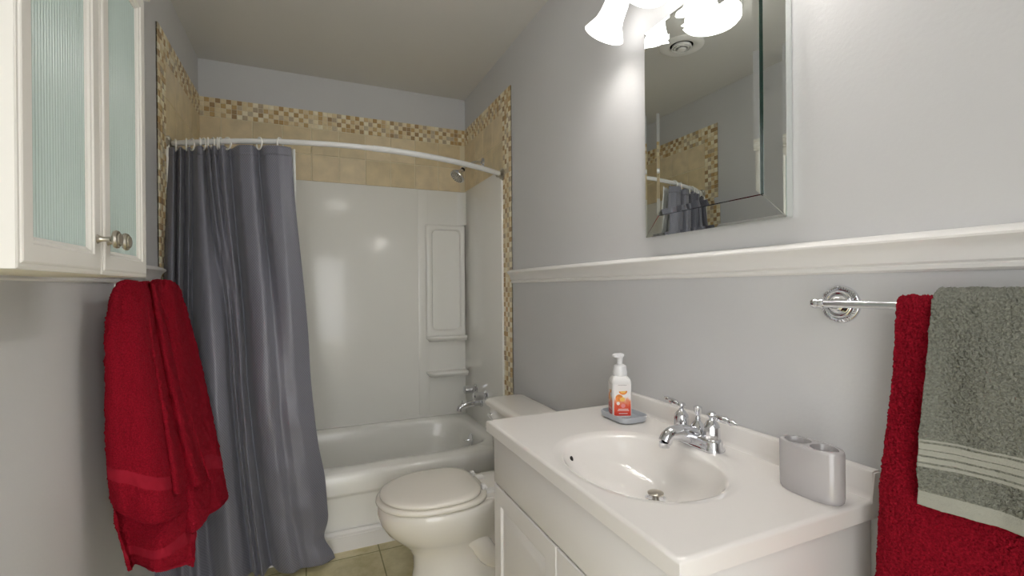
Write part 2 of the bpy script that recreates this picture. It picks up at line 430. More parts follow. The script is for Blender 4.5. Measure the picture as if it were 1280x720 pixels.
# ------------------------------------------------------------------ curtain rod, rings, curtain
ROD_Z = 1.803
def rod_y(x):
    q = (x-.21)/.755
    return 2.385 - .04*(x-LW)/WID - .245*(1-q*q)
rod = thing('curtain_rod', 'white curved shower curtain rod spanning the alcove between the side walls', 'curtain rod', (.2, 2.2, ROD_Z))
xl, xr = LW+.009, RW-.019
rp = [(xl+.02+(xr-xl-.04)*i/60, rod_y(xl+.02+(xr-xl-.04)*i/60), ROD_Z) for i in range(61)]
obj('rod', tube(rp[:34], .0115, 16), RODM, rod); obj('rod', tube(rp[32:], .0132, 16), RODM, rod)
for x, ax in ((LW+.008, X), (RW-P_ if False else RW-.008, NX)):
    y = rod_y(x)
    obj('flange', lathe([(.034, 0), (.034, .004), (.026, .010), (.017, .014), (.016, .034), (.013, .036)], (x, y, ROD_Z), ax, 24), NICKEL, rod)

RU = [(219, 'first white curtain ring, at the wall end left of the rod'), (233, 'second white curtain ring from the left wall'), (240, 'third white curtain ring from the left wall'),
      (250, 'fourth white curtain ring from the left wall'), (254.5, 'fifth white curtain ring from the left wall'), (260, 'sixth white curtain ring from the left wall'),
      (266, 'seventh white curtain ring from the left wall'), (272, 'eighth white curtain ring from the left wall'), (276, 'ninth white curtain ring from the left wall'),
      (284, 'tenth white curtain ring, tilted, at the right end of the bunch'), (324, 'eleventh white curtain ring, standing apart above the wide curtain fold'), (350, 'rightmost white curtain ring, seen edge on near the curtain edge')]
def rod_at_u(u):
    lo, hi = LW, RW
    for _ in range(40):
        x = (lo+hi)/2; d = Vector((x, rod_y(x), ROD_Z-CAM_H)); uu = 640 + F_PX*d.dot(R2)/d.dot(FW)
        if uu < u: lo = x
        else: hi = x
    return x
ring_me = None
yaws = [20, 10, 35, 15, 30, 10, 25, 5, -12, 48, 32, -28]
for (u, lab), yaw in zip(RU, yaws):
    x = rod_at_u(u)
    if ring_me is None:
        pts = [(0, .021*math.cos(t), .024*math.sin(t)) for t in [2*PI*i/28 for i in range(28)]]
        o = obj('curtain_ring', tube(pts, .0032, 8, closed=True), RINGM); ring_me = o
    else:
        o = ring_me.copy(); C.objects.link(o)
    o.location = (x, rod_y(x), ROD_Z-.0085); o.rotation_euler = (0, 0, rad(yaw))
    tag(o, lab, 'curtain ring', 'white plastic rings on the shower curtain rod')

# curtain nodes: (top u, fold top, mid u, fold mid, bottom u, fold bottom)   fold>0 = towards the room
NODES = [(208, -.5, 203, -.3, 185, -.2), (213, 1, 208, .6, 196, .4), (219, .9, 214, .7, 208, .5), (223, -1.2, 218, -.8, 216, -.2), (227, 1, 222, .4, 224, .5), (233, -1.1, 228, -1.3, 236, -.2),
         (238, .5, 234, -.8, 246, .4), (242, -.8, 240, -1.6, 262, -.9), (249, 1, 252, .6, 276, .6), (254, .6, 265, 1.3, 289, 1.3), (258, -1.3, 279, .6, 301, .5), (262, .8, 287, -1.0, 312, -1.0), (265, -.5, 291, .4, 317, .4),
         (269, .9, 295, -.5, 321, -.5), (274, -.5, 299, .5, 325, .4), (279, 1, 303, -.2, 330, -.8), (290, -1.4, 307, -1.6, 336, -1.6), (302, .9, 318, .5, 346, .3), (316, .8, 334, 1.0, 362, 1.1), (325, -1.0, 345, .4, 374, .5),
         (333, .8, 355, .7, 386, .8), (347, .9, 366, .9, 398, .8), (357, .3, 377, .5, 408, .5), (365.5, -.3, 386, 0, 416, .2)]
def interp(vals, s):
    n = len(vals)-1; x = s*n; i = min(int(x), n-1); t = x-i
    a = vals[max(i-1, 0)]; b = vals[i]; c = vals[i+1]; d = vals[min(i+2, n)]
    m1 = (c-a)/2; m2 = (d-b)/2
    if (b-a)*(c-b) <= 0: m1 = 0
    if (c-b)*(d-c) <= 0: m2 = 0
    return (2*t**3-3*t**2+1)*b + (t**3-2*t**2+t)*m1 + (-2*t**3+3*t**2)*c + (t**3-t**2)*m2
CT, CB = 1.782, .028
def curtain_pt(s, t, off=0):
    col = [interp([n[k] for n in NODES], s) for k in range(6)]
    tm = .5
    if t < tm:
        k = smooth01(t/tm) if True else t/tm; k = .5*k + .5*t/tm
        u = col[0]+(col[2]-col[0])*k; fo = col[1]+(col[3]-col[1])*k
    else:
        k = (t-tm)/(1-tm); u = col[2]+(col[4]-col[2])*(k**1.35); fo = col[3]+(col[5]-col[3])*k
    u -= 9*math.exp(-((t-.945)/.03)**2)*smooth01((s-.82)/.18) - 3*math.exp(-((t-.80)/.06)**2)*smooth01((s-.82)/.18)
    # u -> direction at the horizon, base depth from the rod (top) to the line in front of the tub (bottom)
    r = ray(u, 360); slope = r.x/r.y
    xr_ = rod_at_tab(s)
    ytop = rod_y(xr_)
    yb = 2.160 + .02*math.sin(s*7)
    k = smooth01(t/.62)
    y = ytop*(1-k) + min(yb, 2.19)*k
    amp = .021 + .016*smooth01(t/.3)
    y -= fo*amp if fo > 0 else fo*(amp*(1.55-.55*smooth01(t/.7)))
    y = min(y, 2.232) if t > .62 else y
    z = CT + (CB-CT)*t
    x = slope*y
    p = Vector((x, y, z))
    q = Vector((s*6, t*9, 1.3)); w_ = noise.noise(q)*.016*smooth01((t-.25)/.4)
    q2 = Vector((s*9+3+t*4, t*15-s*5, 7.1)); w_ += noise.noise(q2)*.016*smooth01((t-.45)/.3)*smooth01((s-.6)/.2)
    p.y -= w_ + off
    # right edge leans with the hem
    return p
_tab = [rod_at_u(interp([n[0] for n in NODES], i/200)) for i in range(201)]
def rod_at_tab(s): i = min(int(s*200), 199); f = s*200-i; return _tab[i]*(1-f)+_tab[i+1]*f
def grid_mesh(fn, ns, nt, uvs=(1, 1)):
    bm = bmesh.new(); uvl = bm.loops.layers.uv.new('UVMap')
    V = [[bm.verts.new(fn(i/ns, j/nt)) for i in range(ns+1)] for j in range(nt+1)]
    for j in range(nt):
        for i in range(ns):
            f = bm.faces.new((V[j][i], V[j][i+1], V[j+1][i+1], V[j+1][i]))
            for l, (a, b) in zip(f.loops, ((i, j), (i+1, j), (i+1, j+1), (i, j+1))): l[uvl].uv = (a/ns*uvs[0], b/nt*uvs[1])
    return bm
def solid(o, th, off=0):
    m = o.modifiers.new('s', 'SOLIDIFY'); m.thickness = th; m.offset = off; return m
co = obj('shower_curtain', grid_mesh(curtain_pt, 460, 260, (1.0, 1.25)), CURT, sharp=80, recalc=False)
solid(co, .0012); tag(co, 'grey satin shower curtain bunched at the left end of the rod, hem near the floor', 'shower curtain')
# header hem stitched band is a raised strip of the same cloth
def hem_pt(s, t): p = curtain_pt(s, t*.022, .0012); return p
ho_ = obj('header_hem', grid_mesh(hem_pt, 460, 4, (1, .03)), CURT, co, sharp=80, recalc=False); solid(ho_, .0010)
# liner behind
def liner_pt(s, t):
    x0 = LW+.012; xe = rod_at_tab(1.0)+.010
    x = x0 + (xe-x0)*s
    y = rod_y(x)+.058 + .010*math.sin(s*62) + .008*math.sin(s*23+1)
    k = smooth01(t/.8); y = y*(1-k*.75)+2.50*k*.75
    x = x + (.015*t)*(s)
    y = max(y, 2.262) if t > .5 else y
    return Vector((x, y, CT+.004+(.42-CT)*t))
lo = obj('curtain_liner', grid_mesh(liner_pt, 200, 60), LINER, sharp=80, recalc=False); solid(lo, .0006)
tag(lo, 'white shower curtain liner showing as a thin strip behind the grey curtain', 'curtain liner')

# ------------------------------------------------------------------ toilet
TC = 1.845
toi = thing('toilet', 'white two piece toilet with closed elongated seat, between bathtub and vanity', 'toilet', (.6, TC, 0))
def egg(xf, xb, hw, z, n=56, back=.5, e=2.2):
    """egg outline: front (low x) round, widest at 45 percent, squarer back"""
    out = []; xm = xf + (xb-xf)*.52
    for i in range(n):
        a = 2*PI*i/n; c, s = math.cos(a), math.sin(a)
        if c < 0: ex = 2.05; L_ = xm-xf
        else: ex = e; L_ = xb-xm
        k = (abs(c)**ex + abs(s)**ex)**(-1/ex)
        out.append(Vector((xm + c*k*L_, TC + s*k*hw, z)))
    return out
RIMZ = .358
B = [(.36, .80, .115, 0, 3.5), (.355, .80, .117, .012, 3.5), (.365, .79, .108, .03, 3.5), (.375, .77, .098, .09, 3), (.372, .745, .096, .14, 3), (.350, .73, .104, .178, 2.6), (.310, .72, .130, .212, 2.4),
     (.272, .72, .156, .25, 2.3), (.247, .72, .173, .29, 2.3), (.238, .72, .181, .325, 2.3), (.240, .72, .180, .35, 2.3), (.246, .715, .176, RIMZ-.002, 2.3), (.256, .70, .168, RIMZ, 2.3)]
bm = loft([egg(a, b, c, d, e=e) for a, b, c, d, e in B])
# rear deck that carries the tank
DK = [(.60, .95, .105, .26), (.585, .955, .118, .31), (.58, .958, .122, .355), (.585, .955, .119, .364)]
add_loft(bm, [rrect((a+b)/2, TC, (b-a)/2, h, .035, z) for a, b, h, z in DK])
# trapway relief on both sides, footing
for s in (-1, 1):
    tw = catmull([(.50, TC+s*.070, .27), (.60, TC+s*.085, .20), (.66, TC+s*.088, .12), (.74, TC+s*.085, .10), (.79, TC+s*.080, .18), (.83, TC+s*.075, .27)], 7)
    add_tube(bm, tw, .042, 16)
    ft = catmull([(.52, TC+s*.100, .012), (.66, TC+s*.108, .018), (.78, TC+s*.100, .035), (.84, TC+s*.09, .05)], 6)
    add_tube(bm, ft, .020, 12)
add_loft(bm, [rrect(.66, TC, .24, .118, .05, 0), rrect(.66, TC, .24, .118, .05, .02), rrect(.67, TC, .22, .085, .05, .05), rrect(.70, TC, .16, .07, .05, .25)])
bowl = obj('bowl', bm, PORC, toi, sharp=60)
# tank
def tank_loop(x0, x1, hw, z, bow=.018):
    out = []
    L = rrect((x0+x1)/2, TC+.010, (x1-x0)/2, hw, .03, z, 8)
    for p in L:
        if p.x < (x0+x1)/2: p.x -= bow*(1-((p.y-TC-.01)/hw)**2)
        out.append(p)
    return out
obj('tank', loft([tank_loop(.810, .955, .205, .368), tank_loop(.800, .958, .216, .38), tank_loop(.792, .962, .232, .52), tank_loop(.786, .964, .238, .634)]), PORC, toi, sharp=50)
obj('tank_lid', loft([tank_loop(.780, .966, .243, .632), tank_loop(.770, .970, .250, .638), tank_loop(.770, .970, .250, .652), tank_loop(.775, .969, .247, .660), tank_loop(.786, .962, .238, .6655), tank_loop(.80, .95, .22, .6675)]), PORC, toi, sharp=50)
lv = obj('flush_lever', tube(catmull([(.782, TC+.19, .60), (.768, TC+.19, .60), (.762, TC+.17, .598), (.760, TC+.12, .590)], 5), [.006]*10+[.0045]*6, 10), CHROME, toi)
# seat ring and lid
def sl(xf, xb, hw, z, e=3.2): return egg(xf, xb, hw, z, 64, e=e)
S0 = RIMZ+.004
ring = [sl(.236, .652, .180, S0), sl(.232, .657, .184, S0+.005), sl(.233, .657, .183, S0+.013), sl(.240, .654, .177, S0+.018), sl(.30, .63, .12, S0+.018), sl(.305, .625, .115, S0+.004)]
bm = loft(ring+[ring[0]], False, False); bmesh.ops.remove_doubles(bm, verts=bm.verts, dist=1e-6)
obj('seat', bm, SEATM, toi, sharp=60)
S1 = S0+.021
lidl = [sl(.252, .626, .170, S1), sl(.247, .632, .175, S1+.004), sl(.247, .632, .175, S1+.011), sl(.254, .627, .169, S1+.0165), sl(.277, .610, .148, S1+.0195), sl(.36, .55, .08, S1+.0215)]
obj('seat_lid', loft(lidl), SEATM, toi, sharp=60)
for s in (-1, 1):
    bm = bmesh.new(); yc_ = TC+s*.072
    add_box(bm, .640, .695, yc_-.018, yc_+.018, RIMZ+.002, RIMZ+.014, .003)
    add_box(bm, .633, .652, yc_-.012, yc_+.012, RIMZ+.012, RIMZ+.040, .004)
    add_lathe(bm, [(.005, -.018), (.005, .018)], (.650, yc_, RIMZ+.030), Y, 12)
    obj('hinge', bm, HINGE, toi)
obj('supply_tube', tube(catmull([(RW-.004, TC+.30, .16), (.94, TC+.30, .17), (.90, TC+.24, .22), (.88, TC+.18, .37)], 8), .005, 8), CHROME, toi)

# ------------------------------------------------------------------ vanity cabinet
vy0, vy1, vx0, vx1 = .545, 1.318, .512, RW-.002
van = thing('vanity_cabinet', 'white vanity cabinet with false drawer front and raised panel door, under the sink top', 'cabinet', (.75, .93, 0))
bm = bmesh.new(); add_box(bm, vx0+.019, vx0+.032, vy0, vy1, .09, .751, .001); add_box(bm, vx0+.033, vx1, vy0, vy0+.014, .09, .751, .001); add_box(bm, vx0+.033, vx1, vy1-.014, vy1, .09, .751, .001); add_box(bm, vx0+.033, vx1, vy0+.015, vy1-.015, .09, .105); add_box(bm, vx0+.07, vx1, vy0+.002, vy1-.002, 0, .09)
obj('body', bm, VAN, van)
obj('drawer_front', box(vx0-.001, vx0+.018, vy0+.002, vy1-.002, .606, .750, .003), VAN, van)
def raised_door(x, y0, y1, z0, z1, m, parent):
    L = []
    for off, d in ((0, .018), (0, .003), (.003, 0), (.050, 0), (.056, .006), (.062, .007), (.085, .001), (.09, .0005)):
        L.append([Vector((x+d, y0+off, z0+off)), Vector((x+d, y1-off, z0+off)), Vector((x+d, y1-off, z1-off)), Vector((x+d, y0+off, z1-off))])
    return obj('door', loft(L), m, parent, sharp=12)
ym = (vy0+vy1)/2
for a, b in ((vy0+.002, ym-.0015), (ym+.0015, vy1-.002)):
    d = raised_door(vx0-.001, a, b, .095, .600, VAN, van)
    yk = b-.03 if a < .7 else a+.03
    obj('knob', lathe([(.006, 0), (.006, .012), (.014, .018), (.015, .024), (.008, .028)], (vx0-.001, yk, .50), NX, 20), NICKEL, d)

# ------------------------------------------------------------------ sink top
CTZ = .787; cx0, cx1, cy0, cy1 = .4936, RW-.001, .5273, 1.3334
top = thing('vanity_sink', 'glossy off-white one piece vanity top with oval sink and backsplash', 'sink', (.74, .93, CTZ))
chx, chy = (cx1-cx0)/2, (cy1-cy0)/2; ccx, ccy = (cx0+cx1)/2, (cy0+cy1)/2
NA = 128; 
sx, sy = .700, .875; ex, ey = .160, .196
base = [2*PI*i/NA for i in range(NA)]
# angles as seen from the basin centre, corners snapped
for qx, qy in ((cx0, cy0), (cx1, cy0), (cx1, cy1), (cx0, cy1)):
    ca = math.atan2(qy-sy, qx-sx) % (2*PI); k = min(range(NA), key=lambda i: abs(base[i]-ca)); base[k] = ca
def crect(g, z):
    out = []
    for a in base:
        c, s = math.cos(a), math.sin(a)
        kx = ((cx1-g-sx) if c > 0 else (sx-cx0-g))/max(abs(c), 1e-9); ky = ((cy1-g-sy) if s > 0 else (sy-cy0-g))/max(abs(s), 1e-9)
        k = min(kx, ky); out.append(Vector((sx+c*k, sy+s*k, z)))
    return out
def el(k, z, dx=0, e=2.15):
    out = []
    for a in base:
        c, s = math.cos(a), math.sin(a)
        r = (abs(c/(ex*k))**e + abs(s/(ey*k))**e)**(-1/e); out.append(Vector((sx+dx+c*r, sy+s*r, z)))
    return out
bm = bmesh.new()
L = [crect(.004, CTZ-.036), crect(0, CTZ-.033), crect(0, CTZ-.006), crect(.002, CTZ-.002), crect(.006, CTZ)]
def ring_out(k, z):
    return [Vector((sx+(p.x-sx)*1, sy+(p.y-sy)*1, z)) for p in el(k, z)]
L += [crect(.010, CTZ), ring_out(1.17, CTZ), ring_out(1.13, CTZ-.0008), ring_out(1.07, CTZ-.0028), ring_out(1.03, CTZ-.0055), el(1.0, CTZ-.010), el(.975, CTZ-.018), el(.935, CTZ-.030, .003), el(.86, CTZ-.050, .009), el(.76, CTZ-.068, .018), el(.62, CTZ-.084, .030), el(.45, CTZ-.096, .043), el(.27, CTZ-.103, .053), el(.16, CTZ-.105, .058)]
rows = add_loft(bm, L, False, True)
bt_ = obj('basin_top', bm, CULT, top, sharp=45); wn = bt_.modifiers.new('w', 'WEIGHTED_NORMAL'); wn.keep_sharp = True
# backsplash
SPT = CAM_H-.3496
bm = bmesh.new()
pr = [(0, -.030), (.024, -.030), (.026, 0), (.0225, .004), (.021, .012), (.021, SPT-CTZ-.005), (.0185, SPT-CTZ-.001), (.015, SPT-CTZ), (0, SPT-CTZ)]
bs = prism_y(pr, cy0+.0005, cy1-.0005, -1, cx1, CTZ)
bmesh.ops.bevel(bs, geom=[e for e in bs.edges if abs(e.verts[0].co.y-e.verts[1].co.y) < 1e-6 and e.verts[0].co.z > CTZ and e.verts[1].co.z > CTZ and (e.verts[0].co.x < cx1-.001 or e.verts[1].co.x < cx1-.001)], offset=.003, segments=2, affect='EDGES')
obj('backsplash', bs, CULT, top, sharp=40)
dr = obj('drain_flange', lathe([(.024, 0), (.0245, .002), (.020, .003), (.019, .001)], (sx+.058, sy+.012, CTZ-.1055), Z, 28), CHROME, top)
obj('stopper', lathe([(.008, 0), (.008, .010), (.0185, .012), (.019, .015), (.012, .018), (.0, .019)], (sx+.058, sy+.012, CTZ-.1055), Z, 28), NICKEL, dr)
# overflow slot on the far end of the bowl wall
bm = lathe([(.0065, 0), (.0065, .002), (.005, .0025)], (sx-ex*.60, sy+ey*.73, CTZ-.030), (.55, -.75, .35), 16)
obj('overflow_hole', bm, DARK, top)

# ------------------------------------------------------------------ sink faucet
fx, fy = .905, .905
fau = thing('sink_faucet', 'chrome two lever centerset faucet at the back of the oval sink', 'faucet', (fx, fy, CTZ))
def st(hx, hy, r, z, dx=0): return rrect(fx+dx, fy, hx, hy, r, z, 10)
obj('base', loft([st(.027, .081, .0265, CTZ), st(.0275, .0815, .027, CTZ+.004), st(.025, .079, .0245, CTZ+.008), st(.0235, .077, .023, CTZ+.012), st(.022, .0755, .0215, CTZ+.022), st(.0185, .072, .018, CTZ+.028), st(.012, .066, .0118, CTZ+.030)]), CHROME, fau, sharp=60)
spp = catmull([(fx+.016, fy, CTZ+.014), (fx-.010, fy, CTZ+.023), (fx-.040, fy, CTZ+.032), (fx-.068, fy, CTZ+.037), (fx-.090, fy, CTZ+.033), (fx-.102, fy, CTZ+.018)], 7)
n = len(spp); rs = [.026-.010*min(1, i/(n*.8)) for i in range(n)]
obj('spout', tube(spp, rs, 20), CHROME, fau)
obj('aerator', lathe([(.0125, 0), (.0130, .004), (.0128, .012)], (fx-.1035, fy, CTZ+.006), (.05, 0, 1), 20), CHROME, fau)
obj('lift_body', lathe([(.026, .0), (.026, .010), (.022, .020), (.014, .032), (.007, .040), (.0055, .044), (.007, .046), (.0055, .049), (.0055, .056), (.0085, .062), (.010, .070), (.0105, .075), (.007, .078), (.0, .0785)], (fx+.006, fy, CTZ+.018), Z, 24), CHROME, fau)
for s in (-1, 1):
    hy_ = fy+s*.051
    obj('handle_base', lathe([(.019, 0), (.019, .032), (.0175, .038), (.012, .046), (.0075, .050), (.006, .054), (.009, .058), (.011, .063), (.0095, .068), (.004, .071)], (fx, hy_, CTZ+.024), Z, 12 if s < 0 else 24), CHROME, fau, sharp=25)
    dv = Vector((.10 if s > 0 else .0, s, .10 if s > 0 else -.06)).normalized()
    obj('lever', lathe([(.004, 0), (.006, .006), (.0045, .012), (.0075, .018), (.0085, .030), (.0075, .048), (.0055, .051), (.0075, .057), (.0065, .063), (.003, .070), (.002, .076)], Vector((fx, hy_, CTZ+.085)), dv, 16), CHROME, fau)

# ------------------------------------------------------------------ soap tray, bottle, toothbrush holder
tx, ty = .878, 1.170
def tray_l(hx, hy, r, z): return rrect(tx, ty, hx, hy, r, CTZ+z, 8)
tr = obj('soap_tray', loft([tray_l(.040, .058, .022, 0), tray_l(.046, .064, .026, .004), tray_l(.049, .067, .028, .018), tray_l(.0485, .0665, .028, .020), tray_l(.0455, .0635, .026, .020), tray_l(.044, .062, .025, .016), tray_l(.042, .060, .024, .0085), tray_l(.038, .056, .02, .007)]), TRAYM, sharp=40)
tag(tr, 'grey ceramic soap tray with raised rim under the soap bottle', 'soap dish')
bx, by, bz = .874, 1.180, CTZ+.0075; BA = -rad(23)
bot = thing('soap_bottle', 'white foaming hand soap bottle with peach label and pump, on the grey tray', 'soap bottle', (bx, by, bz))
def bl(h, r, z): return [Vector((bx+p.x*math.cos(BA)-p.y*math.sin(BA), by+p.x*math.sin(BA)+p.y*math.cos(BA), bz+z)) for p in rrect(0, 0, h, h, r, 0, 6)]
obj('bottle', loft([bl(.026, .008, 0), bl(.029, .010, .003), bl(.0295, .010, .010), bl(.0295, .010, .104), bl(.0275, .011, .113), bl(.023, .014, .120), bl(.019, .0185, .124)]), BOTM, bot, sharp=50)
obj('pump_collar', lathe([(.0205, .121), (.0215, .123), (.0215, .136), (.0205, .138), (.0195, .150), (.0185, .153), (.010, .158)], (bx, by, bz), Z, 40), PUMPM, bot)
bm = lathe([(.0075, .150), (.0085, .162), (.0095, .174), (.0105, .180)], (bx, by, bz), Z, 24)
add_loft(bm, [rrect(bx-.004, by, .013, .0095, .009, bz+.178), rrect(bx-.006, by, .018, .0125, .0115, bz+.181), rrect(bx-.006, by, .019, .013, .012, bz+.187), rrect(bx-.005, by, .014, .009, .0085, bz+.190)])
obj('pump_head', bm, PUMPM, bot, sharp=50)

def label_mat():
    m = bpy.data.materials.new('peach_label'); m.use_nodes = True; nt = m.node_tree; b = nt.nodes['Principled BSDF']
    b.inputs['Roughness'].default_value = .3
    uv = nt.nodes.new('ShaderNodeUVMap'); sp_ = nt.nodes.new('ShaderNodeSeparateXYZ'); nt.links.new(uv.outputs[0], sp_.inputs[0])
    n = nt.nodes.new('ShaderNodeTexNoise'); n.inputs['Scale'].default_value = 5; nt.links.new(uv.outputs[0], n.inputs['Vector'])
    ad = nt.nodes.new('ShaderNodeMath'); ad.operation = 'MULTIPLY_ADD'; ad.inputs[1].default_value = .35
    nt.links.new(n.outputs['Fac'], ad.inputs[0]); nt.links.new(sp_.outputs['Y'], ad.inputs[2])
    cr = nt.nodes.new('ShaderNodeValToRGB'); nt.links.new(ad.outputs[0], cr.inputs[0])
    e = cr.color_ramp.elements; e[0].position = .22; e[0].color = lin((222, 66, 48)); e[1].position = .78; e[1].color = lin((244, 240, 238))
    k = cr.color_ramp.elements.new(.52); k.color = lin((236, 100, 66)); k = cr.color_ramp.elements.new(.66); k.color = lin((244, 176, 140))
    nt.links.new(cr.outputs[0], b.inputs['Base Color']); return m
LAB = label_mat()
PEACH = mat('peach_print', (244, 150, 70), .3, var=.2, vscale=120); PEACHY = mat('peach_flesh_print', (250, 205, 110), .3); PINK = mat('pink_print', (240, 150, 150), .3); INK = mat('ink_print', (150, 140, 140), .4); WPR = mat('white_print', (250, 240, 236), .4)
def panel(name, org, ua, w_, h_, m, parent, z0):
    """flat print on a bottle face: org = face centre base, ua = along"""
    bm = bmesh.new(); l = bm.loops.layers.uv.new('UVMap'); ua = Vector(ua)
    pts = [org-ua*w_/2, org+ua*w_/2, org+ua*w_/2+Vector((0, 0, h_)), org-ua*w_/2+Vector((0, 0, h_))]
    vs = [bm.verts.new(p+Vector((0, 0, z0))) for p in pts]; f = bm.faces.new(vs)
    for lp, q in zip(f.loops, ((0, 0), (1, 0), (1, 1), (0, 1))): lp[l].uv = q
    return obj(name, bm, m, parent, smooth=False, recalc=False)
def disc(c, nrm, r, m, parent, name, sq=1, a0=0, a1=2*PI, n=28):
    a, b_, _ = frame(nrm); bm = bmesh.new()
    vs = [bm.verts.new(c + a*math.cos(a0+(a1-a0)*i/n)*r + b_*math.sin(a0+(a1-a0)*i/n)*r*sq) for i in range(n+1)]
    bm.faces.new(vs); return obj(name, bm, m, parent, smooth=False, recalc=False)
for face, (nrm, ua) in enumerate((((0, -1, 0), (1, 0, 0)), ((-1, 0, 0), (0, -1, 0)))):
    RB = Matrix.Rotation(BA, 3, 'Z'); nrm = RB @ Vector(nrm); ua = RB @ Vector(ua)
    nv_ = Vector(nrm); o0 = Vector((bx, by, bz)) + nv_*.0298; ua = Vector(ua)
    lb = panel('label', o0, ua, .050, .094, LAB, bot, .007)
    e_ = nv_*.0002
    disc(o0+ua*.002+Vector((0, 0, .080))+e_, nrm, .0125, PEACH, lb, 'peach_slice_print', .8, PI*.0, PI*1.05)
    disc(o0+ua*.002+Vector((0, 0, .081))+e_*2, nrm, .009, PEACHY, lb, 'peach_flesh_print', .7, PI*.05, PI*1.0)
    disc(o0-ua*.010+Vector((0, 0, .060))+e_, nrm, .011, PEACH, lb, 'peach_print')
    disc(o0+ua*.000+Vector((0, 0, .056))+e_*2, nrm, .008, PEACHY, lb, 'peach_print', .8)
    disc(o0-ua*.013+Vector((0, 0, .044))+e_*3, nrm, .005, WPR, lb, 'blossom_print')
    disc(o0+ua*.002+Vector((0, 0, .037))+e_*3, nrm, .0065, PINK, lb, 'emblem_print')
    for zz, ww in ((.026, .030), (.022, .034), (.013, .026)):
        panel('print_line', o0+ua*.002+e_*3, ua, ww, .0018, WPR, lb, zz)
    panel('print_line', o0+e_*3, ua, .026, .0010, INK, lb, .0985)

ccx_, ccy_ = .888, .597
def cl(k, z, g=0):
    return [Vector((ccx_+(.031-g)*k*math.copysign(abs(math.cos(a))**.9, math.cos(a)), ccy_+(.060-g)*k*math.copysign(abs(math.sin(a))**.85, math.sin(a)), CTZ+z)) for a in [2*PI*i/72 for i in range(72)]]
hold = thing('toothbrush_holder', 'grey glazed oval toothbrush holder with two openings, at the near end of the sink top', 'toothbrush holder', (ccx_, ccy_, CTZ))
bm = bmesh.new()
outer = [cl(.94, 0), cl(.98, .003), cl(1, .010), cl(1, .090), cl(.985, .0945), cl(.95, .096)]
rows = add_loft(bm, outer, True, False)
# top face with two half oval holes: built as a boundary fill
rim = rows[-1]
def hole(sign, z, g=0):
    pts = []
    for i in range(36):
        a = 2*PI*i/36
        # half ellipse: from divider to the end
        px = (.0235-g)*math.cos(a); py = (.0245-g)*math.sin(a)
        k = 1 - .35*max(0, (py*sign)/.0235)          # pointed end
        pts.append(Vector((ccx_+px*k, ccy_+sign*.0270+py, CTZ+z)))
    return pts
edges = [bm.edges.get((rim[i], rim[(i+1) % 72])) for i in range(72)]
for sg in (-1, 1):
    hl = [bm.verts.new(p) for p in hole(sg, .096)]
    he = [bm.edges.new((hl[i], hl[(i+1) % 36])) for i in range(36)]; edges += he
    L1 = [bm.verts.new(p) for p in hole(sg, .094, .0012)]; L2 = [bm.verts.new(p) for p in hole(sg, .012, .003)]
    for a_, b_ in ((hl, L1), (L1, L2)):
        for i in range(36): bm.faces.new((a_[i], a_[(i+1) % 36], b_[(i+1) % 36], b_[i]))
    bm.faces.new(L2)
bmesh.ops.triangle_fill(bm, use_beauty=True, use_dissolve=False, edges=edges)
obj('body', bm, CUPM, hold, sharp=50)

# ------------------------------------------------------------------ mirror
mir = thing('wall_mirror', 'rectangular wall mirror framed by mitred mirror strips, above the sink', 'mirror', (RW-.015, .95, 1.66))
my0, my1, mz0, mz1 = .697, 1.163, 1.3395, 1.972
FWD = .062
x_f = RW-.022
def strip(pts):
    """mitred frame strip: outer a,b inner c,d given as (y,z)"""
    bm = bmesh.new()
    (a, b, c, d) = [Vector((0, *p)) for p in pts]
    cen = (a+b+c+d)/4
    def P(p, k, x): q = p + (cen-p).normalized()*k; return Vector((x, q.y, q.z))
    L = [[P(p, 0, RW-.002) for p in (a, b, c, d)], [P(p, 0, x_f+.0008) for p in (a, b, c, d)]]
    # outer bevel along a-b only
    o_in = (d-a).normalized()*.011; o_in2 = (c-b).normalized()*.011
    k_ = (b-a).normalized()*.0016; h_ = (d-a).cross(Vector((1, 0, 0))).normalized()*0
    dd = (c+d)/2-(a+b)/2; dd = dd.normalized()*.0018
    top_ = [a+o_in+k_, b+o_in2-k_, c-dd-k_, d-dd+k_]; top_ = [Vector((x_f, p.y, p.z)) for p in top_]
    L.append(top_)
    add_loft(bm, L)
    return obj('frame_strip', bm, MIRR, mir, smooth=False)
O = [(my0, mz0), (my1, mz0), (my1, mz1), (my0, mz1)]
I = [(my0+FWD, mz0+FWD), (my1-FWD, mz0+FWD), (my1-FWD, mz1-FWD), (my0+FWD, mz1-FWD)]
for i in range(4):
    j = (i+1) % 4
    strip([O[i], O[j], I[j], I[i]])
obj('backing_board', box(x_f+.004, RW-.0005, my0+.004, my1-.004, mz0+.004, mz1-.004), DARK, mir)
def rl(g, x): return [Vector((x, my0+FWD+g, mz0+FWD+g)), Vector((x, my1-FWD-g, mz0+FWD+g)), Vector((x, my1-FWD-g, mz1-FWD-g)), Vector((x, my0+FWD+g, mz1-FWD-g))]
e0 = -.002
obj('panel_edge', loft([rl(e0, x_f+.003), rl(e0, x_f-.0058)]), MEDGE, mir, smooth=False)
obj('centre_panel', loft([rl(e0, x_f-.006), rl(e0, x_f-.0065), rl(e0+.015, x_f-.0085)]), MIRR, mir, smooth=False)

